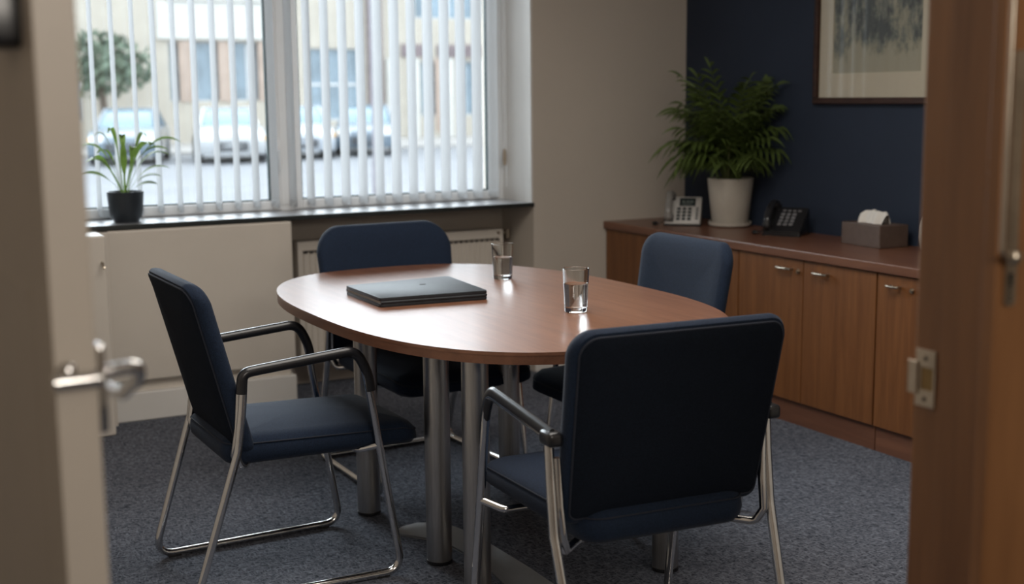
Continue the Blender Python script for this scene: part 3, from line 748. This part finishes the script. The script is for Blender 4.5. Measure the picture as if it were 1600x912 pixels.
b = BM(); lathe(b, [(0, 0.012), (0.084, 0.012), (0.088, 0.018), (0.112, 0.225), (0.113, 0.236), (0.107, 0.238), (0.104, 0.21), (0, 0.205)], 48); obj('pot', b, M['pot_white'], pt, smooth=True)
b = BM(); lathe(b, [(0, 0.0005), (0.092, 0.0005), (0.103, 0.008), (0.106, 0.024), (0.102, 0.024), (0.098, 0.012), (0, 0.011)], 48); obj('saucer', b, M['pot_white'], pt, smooth=True)
b = BM(); lathe(b, [(0, 0.213), (0.05, 0.215), (0.1045, 0.210), (0.1045, 0.206), (0, 0.206)], 32); obj('soil', b, M['soil'], pt, smooth=True)
rnd = random.Random(5)
protos = {}
wall_lim = BX-0.012-3.928
for i in range(84):
    az = rnd.uniform(0, 2*PI)
    L = rnd.uniform(0.25, 0.65); k = (L-0.25)/0.40; tall = k > 0.6
    dr = 1.12-0.85*k+rnd.uniform(-0.15, 0.2)
    # keep the fronds off the navy wall: those that head into it turn along it
    hx = math.cos(az+PI/2)
    b = frond(L, dr, rnd.uniform(0.085, 0.13), i, n=11 if not tall else 13, wid=rnd.uniform(0.012, 0.019))
    rot = Matrix.Rotation(az, 4, 'Z'); rr = rnd.uniform(0.0, 0.05); aa = rnd.uniform(0, 2*PI)
    bmesh.ops.transform(b, matrix=Matrix.Translation((rr*math.cos(aa), rr*math.sin(aa), 0.205)) @ rot, verts=b.verts)
    for v in b.verts:
        lim = wall_lim-0.01
        if v.co.x > lim*0.6:
            e = v.co.x-lim*0.6; v.co.x = lim*0.6 + lim*0.4*(1-math.exp(-e/(lim*0.4)))
        if v.co.y > 0.5: v.co.y = 0.5
    obj('frond', b, M['leaf'], pt, smooth=True)
b = BM()
for i in range(9):
    a = 2*PI*i/9+0.3; q = 0.015+0.03*(i % 3)/2
    tube(b, [(q*math.cos(a), q*math.sin(a), 0.20), (q*1.3*math.cos(a+0.1), q*1.3*math.sin(a+0.1), 0.30+0.05*(i % 3))], lambda t: 0.006-0.002*t, 7)
obj('stems', b, M['stem'], pt, smooth=True)['kind'] = 'stuff'

def phone(loc, rotz, label, body, keym, screen, tilt):
    t = thing('desk_phone', label, 'telephone', (*loc, WZ), rotz, 'desk phones on the worktop')
    a = math.radians(tilt); W, D = 0.175, 0.155
    # wedge base, front edge low
    h0, h1 = 0.022, 0.022+D*math.sin(a)
    dy = D*math.cos(a)
    b = BM(); prism(b, [(-dy/2, 0.002), (dy/2, 0.002), (dy/2+0.012, 0.03), (dy/2+0.012, h1-0.03), (dy/2, h1), (-dy/2, h0)], -W/2, W/2, 0.004)
    xform(b, Matrix(((0, 0, 1, 0), (1, 0, 0, 0), (0, 1, 0, 0), (0, 0, 0, 1))))
    bd = obj('body', b, M[body], t, smooth=True)
    Q = Matrix.Translation((0, -dy/2, h0)) @ Matrix.Rotation(a, 4, 'X')   # local plane: x across, y up the slope, z out
    def on(bm, name, m, par, smooth=False):
        xform(bm, Q); return obj(name, bm, m, par, smooth)
    b = BM(); prism(b, rrect(W/2+0.004, 0.012, 0.006), 0.0004, 0.010, 0.003); xform(b, Matrix.Translation((0, -dy/2, 0))); obj('base', b, M['black'], t)
    if screen:
        b = BM(); box(b, -0.022, 0.058, 0.095, 0.145, -0.001, 0.0045, 0.002); s = on(b, 'screen', M['screen'], bd)
        b = BM()
        for i, (x0, x1, y0, y1) in enumerate(((-0.010, 0.006, 0.116, 0.128), (0.012, 0.026, 0.116, 0.128), (0.030, 0.046, 0.116, 0.128), (-0.010, 0.040, 0.104, 0.109))): box(b, x0, x1, y0, y1, 0.0044, 0.0050)
        on(b, 'display_segments', M['glyph'], s)['kind'] = 'stuff'
    b = BM()
    top = 0.078 if screen else 0.108
    for r in range(4):
        for c in range(3): 
            x, y = -0.022+c*0.027, top-r*0.0215
            box(b, x-0.0095, x+0.0095, y-0.0072, y+0.0072, -0.001, 0.005, 0.0015)
    on(b, 'keypad', M[keym], bd)['kind'] = 'stuff'
    b = BM()
    for r in range(5):
        y = 0.082-r*0.016 if screen else 0.132-r*0.0
        if not screen and r > 0: break
        if screen: box(b, 0.062, 0.076, y-0.004, y+0.004, -0.001, 0.004, 0.001)
        else:
            for c in range(4): box(b, -0.03+c*0.024, -0.014+c*0.024, y-0.004, y+0.004, -0.001, 0.004, 0.001)
    on(b, 'function_keys', M[keym], bd)['kind'] = 'stuff'
    # handset in its cradle on the left
    b = BM(); hx = -0.068
    tube(b, fillet([(hx, 0.012, 0.030), (hx, 0.03, 0.046), (hx, 0.085, 0.055), (hx, 0.14, 0.046), (hx, 0.158, 0.030)], 0.03), 0.017, 14, ry=0.011, up=(0, 0, 1))
    for y in (0.018, 0.152):
        s0 = len(b.verts); lathe(b, [(0, 0.004), (0.020, 0.004), (0.023, 0.012), (0.022, 0.028), (0.012, 0.038), (0, 0.040)], 20, (hx, y, 0))
    hs = on(b, 'handset', M['handset_'+body], bd, True)
    b = BM()
    for y in (0.018, 0.152): box(b, hx-0.024, hx+0.024, y-0.02, y+0.02, -0.002, 0.006, 0.003)
    on(b, 'cradle', M['black'], bd)
    # stand behind
    b = BM(); box(b, -W*0.36, W*0.40, dy/2-0.012, dy/2+0.035, 0.0005, 0.012, 0.003); box(b, -W*0.32, W*0.36, dy/2-0.006, dy/2+0.012, 0.008, h1-0.03, 0.004); obj('stand', b, M['black'], t)
    # coiled cord
    b = BM(); pts = []
    path = [Vector((-0.095, -0.04, 0.012)), Vector((-0.135, -0.06, 0.010)), Vector((-0.150, -0.02, 0.010)), Vector((-0.125, 0.03, 0.010))]
    pp = fillet(path, 0.03, 8); nn = 120
    for k in range(nn):
        u = k/(nn-1)*(len(pp)-1); i = min(int(u), len(pp)-2); p = pp[i].lerp(pp[i+1], u-i)
        an = k*0.9; tdir = (pp[i+1]-pp[i]).normalized(); sd = Vector((-tdir.y, tdir.x, 0))
        pts.append(p+sd*0.0055*math.cos(an)+Vector((0, 0, 0.0055*math.sin(an))))
    tube(b, pts, 0.0018, 5); obj('coiled_cord', b, M['black'], t, smooth=True)
    return t
M['handset_silver'] = mat('grey_handset_plastic', (0.2200, 0.2100, 0.2000), 0.3, var=0.2, vscale=20)
M['handset_black'] = M['black']
phone((3.775, 5.262), math.radians(-42), 'silver desk phone with dark screen, left of the white plant pot', 'silver', 'screen', True, 47)
phone((3.895, 4.625), math.radians(-60), 'black desk phone with pale keys, right of the white plant pot', 'black', 'key_pale', False, 40)

tz = thing('tissue_box', 'taupe leatherette tissue box with white tissues on top, on the worktop', 'tissue box', (3.945, 4.110, WZ), math.radians(-4))
obj('box', box(BM(), -0.075, 0.075, -0.125, 0.125, 0.0005, 0.095, 0.003), M['box_brown'], tz)
b = BM(); nx, ny = 22, 9; rr = random.Random(3)
grid = []
for i in range(nx):
    row = []
    for j in range(ny):
        u, v = 2*i/(nx-1)-1, 2*j/(ny-1)-1
        prof = max(0.0, 1-abs(v)**2.2)
        z = 0.0945+0.060*prof*(0.90+0.05*math.sin(5*u+1)+0.03*math.sin(13*u))*(1 - 0.3*abs(u)**8)
        row.append(b.verts.new((v*0.028*(1+0.25*math.sin(9*u))+0.006*math.sin(6*u), u*0.078*(0.90+0.10*prof), z+rr.uniform(-.0015, .0015))))
    grid.append(row)
for i in range(nx-1):
    for j in range(ny-1): b.faces.new((grid[i][j], grid[i+1][j], grid[i+1][j+1], grid[i][j+1]))
obj('tissues', b, M['tissue'], tz, smooth=True)

b = BM(); lathe(b, [(0, 0.0005), (0.030, 0.0005), (0.036, 0.006), (0.044, 0.05), (0.043, 0.10), (0.034, 0.135), (0.026, 0.142), (0.023, 0.141), (0.030, 0.13), (0.038, 0.10), (0.038, 0.05), (0, 0.012)], 36)
tag(obj('white_vase', b, M['pot_white'], None, True, loc=(3.995, 3.842, WZ)), 'white rounded vase on the worktop, half hidden behind the oak door frame', 'vase')

# ------------------------------------------------------------------ plant on the window sill
sz = 0.866
ps = thing('potted_plant', 'leafy green plant in a charcoal pot on the dark window sill', 'plant', (1.160, 5.765, sz))
b = BM(); lathe(b, [(0, 0.0005), (0.052, 0.0005), (0.054, 0.004), (0.056, 0.012), (0.066, 0.02), (0.072, 0.05), (0.078, 0.128), (0.079, 0.134), (0.074, 0.134), (0.070, 0.115), (0, 0.112)], 44); obj('pot', b, M['pot_dark'], ps, smooth=True)
b = BM(); lathe(b, [(0, 0.118), (0.071, 0.114), (0.071, 0.111), (0, 0.111)], 28); obj('soil', b, M['soil'], ps, smooth=True)
def strap(L, rise, out, wmax, stalk=0.45, seed=0):
    b = BM(); n = 16; prev = None; last = None
    for k in range(n+1):
        t = k/n
        x = out*(t**1.35); z = 1.22*rise*(1.75*t - 0.95*t**2.6) if out > 0.05 else rise*t
        p = Vector((x, 0, z))
        if t < stalk: w = 0.0032
        else: w = 1.2*wmax*math.sin(PI*min(1, (t-stalk)/(1-stalk)*0.93+0.07))**0.7
        if k == n: w = 0.0006
        cur = [b.verts.new(p+Vector((0, -w, w*0.35))), b.verts.new(p), b.verts.new(p+Vector((0, w, w*0.35)))]
        if prev:
            b.faces.new((prev[0], prev[1], cur[1], cur[0])); b.faces.new((prev[1], prev[2], cur[2], cur[1]))
        prev = cur
    return b
# (azimuth degrees in room, reach, rise, half width)
SPEC = [(186, 0.185, 0.215, 0.021), (200, 0.17, 0.155, 0.017), (178, 0.18, 0.10, 0.018), (165, 0.11, 0.26, 0.014), (215, 0.07, 0.28, 0.011),
        (95, 0.06, 0.25, 0.012), (-6, 0.245, 0.235, 0.019), (8, 0.20, 0.175, 0.017), (-22, 0.15, 0.085, 0.018), (-4, 0.185, 0.12, 0.013), (14, 0.22, 0.20, 0.015),
        (-50, 0.12, 0.22, 0.015), (-110, 0.09, 0.21, 0.014), (20, 0.08, 0.26, 0.012), (150, 0.12, 0.19, 0.015), (-12, 0.13, 0.22, 0.017), (-150, 0.13, 0.17, 0.015), (-30, 0.14, 0.055, 0.016), (-80, 0.05, 0.24, 0.013)]
rnd = random.Random(11)
for i, (az, out, rise, wd) in enumerate(SPEC):
    b = strap(0, rise, out, wd, 0.42, i)
    a = math.radians(az)
    bmesh.ops.transform(b, matrix=Matrix.Translation((0.012*math.cos(a), 0.012*math.sin(a), 0.113)) @ Matrix.Rotation(a, 4, 'Z') @ Matrix.Rotation(rnd.uniform(-0.3, 0.3), 4, 'X'), verts=b.verts)
    for v in b.verts: v.co.y = min(v.co.y, 0.045)
    obj('leaf', b, M['leaf_light'], ps, smooth=True)

# ------------------------------------------------------------------ the street outside
GZ = -0.28
b = BM(); box(b, -30, 70, 6.6, 90, GZ-0.2, GZ); struct('street', b, M['asphalt'])
b = BM(); box(b, -30, 70, 38.5, 47, GZ, GZ+0.10); struct('pavement', b, M['paving'])

def far_window(parent, x0, x1, z0, z1, y, cols, rows, depth=0.25):
    """window as a frame part with its panes as sub-parts, set back in the wall"""
    fw = 0.09; b = BM()
    cw = (x1-x0)/cols; rh = (z1-z0)/rows
    for c in range(cols+1): box(b, x0+c*cw-fw/2, x0+c*cw+fw/2, y+depth-0.06, y+depth+0.06, z0, z1)
    for r in range(rows+1): box(b, x0, x1, y+depth-0.06, y+depth+0.06, z0+r*rh-fw/2, z0+r*rh+fw/2)
    f = obj('window', b, M['far_frame'], parent)
    for c in range(cols):
        for r in range(rows):
            obj('pane', box(BM(), x0+c*cw+fw/2, x0+(c+1)*cw-fw/2, y+depth-0.01, y+depth+0.01, z0+r*rh+fw/2, z0+(r+1)*rh-fw/2), M['far_glass'], f)
def wall_with_holes(bm, X0, X1, Z0, Z1, y0, y1, holes):
    xs = sorted({X0, X1, *[h[0] for h in holes], *[h[1] for h in holes]})
    zs = sorted({Z0, Z1, *[h[2] for h in holes], *[h[3] for h in holes]})
    for a, c in zip(xs, xs[1:]):
        for e, f in zip(zs, zs[1:]):
            mx, mz = (a+c)/2, (e+f)/2
            if not any(h[0] < mx < h[1] and h[2] < mz < h[3] for h in holes): box(bm, a, c, y0, y1, e, f)
BY = 46.0
A = thing('office_building', 'pale stone building across the street seen through the left window pane', 'building', (0, BY, GZ))
holesA = [(-2, 2.2, 1.0, 3.6), (3.4, 8.0, 0.9, 3.65), (11.0, 14.8, 1.55, 3.65), (11.3, 15.0, 5.35, 7.2), (3.0, 7.4, 5.6, 7.2), (16.0, 18.15, 0.8, 3.45), (16.0, 18.15, 5.25, 7.2)]
b = BM(); wall_with_holes(b, -10, 18.4, 0, 8.4, 0, 0.5, holesA); box(b, -10, 18.4, 0.6, 0.8, 0, 8.4)
obj('wall', b, M['stone'], A)
b = BM(); box(b, 10.6, 15.3, -0.12, -0.001, 3.72, 5.0); obj('stone_band', b, M['stone_white'], A)
b = BM(); box(b, 11.0, 15.4, -0.18, -0.001, 5.03, 5.25, 0.02); obj('window_ledge', b, M['stone_white'], A)
for (x0, x1, z0, z1), (c, r) in zip(holesA, ((4, 1), (4, 1), (4, 1), (5, 1), (4, 1), (3, 2), (3, 1))): far_window(A, x0, x1, z0, z1, 0, c, r)
for x in (11.35, 12.75, 14.2):
    obj('brick_pier', box(BM(), x, x+0.42, -0.05, 0.2, 1.55, 3.65), M['stone_pink'], A)
b = BM(); box(b, 18.4, 18.95, -0.25, 0.6, 0, 8.4); obj('brick_column', b, M['brick_dark'], A)

Bq = thing('shop_building', 'bright stone building across the street with dark lintels, seen at right of the window', 'building', (0, BY, GZ))
holesB = [(20.6, 21.5, 0.9, 3.0), (22.1, 23.0, 0.9, 3.0), (24.2, 26.2, 0.9, 3.0), (20.4, 23.4, 4.6, 6.6), (24.4, 27.0, 4.6, 6.6), (28.5, 31, 0.9, 3.2)]
b = BM(); wall_with_holes(b, 19.0, 36, 0, 8.4, 0, 0.5, holesB); box(b, 19.0, 36, 0.6, 0.8, 0, 8.4)
obj('wall', b, M['stone'], Bq)
for (x0, x1, z0, z1) in holesB: far_window(Bq, x0, x1, z0, z1, 0, 2, 1)
for (x0, x1) in ((19.8, 20.9), (21.3, 24.1), (24.4, 26.4)):
    obj('lintel', box(BM(), x0, x1, -0.08, -0.001, 3.15, 3.62), M['brick_dark'], Bq)
for x in (19.15, 20.1, 21.55, 23.1, 26.5): obj('pilaster', box(BM(), x, x+0.4, -0.12, -0.001, 0, 3.1), M['stone_white'], Bq)
for (x0, x1) in ((21.2, 22.0), (23.0, 24.0)): obj('stone_panel', box(BM(), x0, x1, -0.03, -0.001, 0.3, 3.1), M['stone_pink'], Bq)

def car(loc, rotz, paint, label):
    t = thing('parked_car', label, 'car', (*loc, GZ), rotz, 'cars parked across the street')
    # side profile (x along, z up) lofted over the half widths
    low = [(-2.05, 0.30), (-2.12, 0.52), (-2.08, 0.86), (-1.5, 0.93), (0.75, 0.95), (1.75, 0.84), (2.08, 0.70), (2.12, 0.45), (2.02, 0.24), (-1.9, 0.24)]
    b = BM(); secs = []
    for y, s, dz in ((-0.86, 0.97, -0.04), (-0.80, 1.0, 0.0), (0.0, 1.012, 0.02), (0.80, 1.0, 0.0), (0.86, 0.97, -0.04)):
        secs.append([b.verts.new((x*s, y, z+(dz if z > 0.6 else 0))) for x, z in low])
    for a, c in zip(secs, secs[1:]):
        for i in range(len(low)): b.faces.new((a[i], a[(i+1) % len(low)], c[(i+1) % len(low)], c[i]))
    b.faces.new(secs[0]); b.faces.new(secs[-1][::-1])
    bd = obj('body', b, M[paint], t, smooth=True)
    b = BM()
    bot = [(-1.70, 0.92), (0.95, 0.92)]; topx = [(-1.15, 1.36), (0.10, 1.38)]
    def quadc(yb, yt): return [(-1.70, -yb, 0.92), (0.95, -yb, 0.92), (0.12, -yt, 1.38), (-1.12, -yt, 1.36)]
    vs = [b.verts.new(p) for p in quadc(0.76, 0.60)]; vs2 = [b.verts.new((x, -y, z)) for x, y, z in quadc(0.76, 0.60)]
    b.faces.new(vs); b.faces.new(vs2[::-1])
    for i in range(4): b.faces.new((vs[i], vs[(i+1) % 4], vs2[(i+1) % 4], vs2[i]))
    bmesh.ops.bevel(b, geom=list(b.edges), offset=0.05, segments=2, affect='EDGES')
    obj('cabin_glass', b, M['car_glass'], t, smooth=True)
    b = BM(); box(b, -1.10, 0.08, -0.59, 0.59, 1.365, 1.42, 0.02)
    for s in (-1, 1):
        for (xa, za, xb, zb) in ((0.93, 0.93, 0.10, 1.39), (-0.40, 0.93, -0.45, 1.39), (-1.66, 0.93, -1.10, 1.37)):
            tube(b, [(xa, s*0.765, za), (xb, s*0.605, zb)], 0.045, 6)
    obj('roof', b, M[paint], t)
    for x in (-1.32, 1.32):
        for s in (-1, 1):
            b = BM(); lathe(b, [(0, -0.1), (0.20, -0.1), (0.31, -0.09), (0.325, 0), (0.31, 0.09), (0.20, 0.1), (0, 0.1)], 24)
            xform(b, Matrix.Rotation(PI/2, 4, 'X')); wh = obj('wheel', b, M['tyre'], t, smooth=True, loc=(x, s*0.80, 0.326))
            b = BM(); lathe(b, [(0, 0.102), (0.12, 0.108), (0.19, 0.102), (0.19, 0.096), (0, 0.096)], 16)
            xform(b, Matrix.Rotation(PI/2*s, 4, 'X') @ Matrix.Rotation(PI, 4, 'X')); obj('hubcap', b, M['car_silver'], wh, smooth=True)
    for s in (-1, 1):
        obj('headlight', box(BM(), 1.98, 2.125, s*0.62-0.17, s*0.62+0.17, 0.58, 0.72, 0.03), M['lamp_clear'], t)
        obj('indicator', box(BM(), 1.95, 2.10, s*0.80-0.05, s*0.80+0.05, 0.58, 0.70, 0.02), M['lamp_amber'], t)
    b = BM(); box(b, 2.06, 2.135, -0.42, 0.42, 0.34, 0.56, 0.02); obj('grille', b, M['tyre'], t)
car((9.75, 34.6), math.radians(-103), 'car_white', 'white car facing the window, rightmost in the left window pane')
car((7.35, 35.4), math.radians(-108), 'car_blue', 'slate blue car parked behind the sill plant leaves')
car((14.4, 36.2), math.radians(-112), 'car_blue', 'blue car seen through the narrow gap right of the window mullion')
car((12.0, 35.4), math.radians(-105), 'car_silver', 'silver car parked straight behind the window mullion')

tr = thing('street_tree', 'green leafy tree in front of the stone building, far left of the window', 'tree', (8.2, 43.6, GZ))
b = BM(); tube(b, [(0, 0, 0), (0.05, 0, 1.2), (0, 0.05, 2.6)], lambda q: 0.16-0.07*q, 10); obj('trunk', b, M['bark'], tr, smooth=True)
b = BM(); rr = random.Random(4)
for i in range(900):
    a, u, q = rr.uniform(0, 2*PI), rr.uniform(-1, 1), rr.random()**0.45
    s = math.sqrt(1-u*u); p = Vector((1.75*q*s*math.cos(a), 1.2*q*s*math.sin(a), 2.75+1.1*q*u))
    nrm = Vector((rr.uniform(-1, 1), rr.uniform(-1, 1), rr.uniform(-1, 1))).normalized(); t1 = nrm.orthogonal().normalized()*rr.uniform(0.10, 0.2); t2 = nrm.cross(t1)
    vs = [b.verts.new(p+t1), b.verts.new(p+t2*0.6), b.verts.new(p-t1), b.verts.new(p-t2*0.6)]
    b.faces.new(vs)
g = obj('crown', b, M['foliage'], tr); g['kind'] = 'stuff'
lp = thing('street_post', 'slim grey street post on the road, seen right of the window mullion', 'post', (5.95, 14.6, GZ))
b = BM(); lathe(b, [(0, 0), (0.075, 0), (0.075, 0.9), (0.06, 0.92), (0.06, 6.0), (0, 6.0)], 16); obj('shaft', b, M['post'], lp, smooth=True)
b = BM(); lathe(b, [(0.062, 0.0), (0.10, 0.0), (0.10, 0.12), (0.0762, 0.16)], 16); obj('collar', b, M['post'], lp, smooth=True)
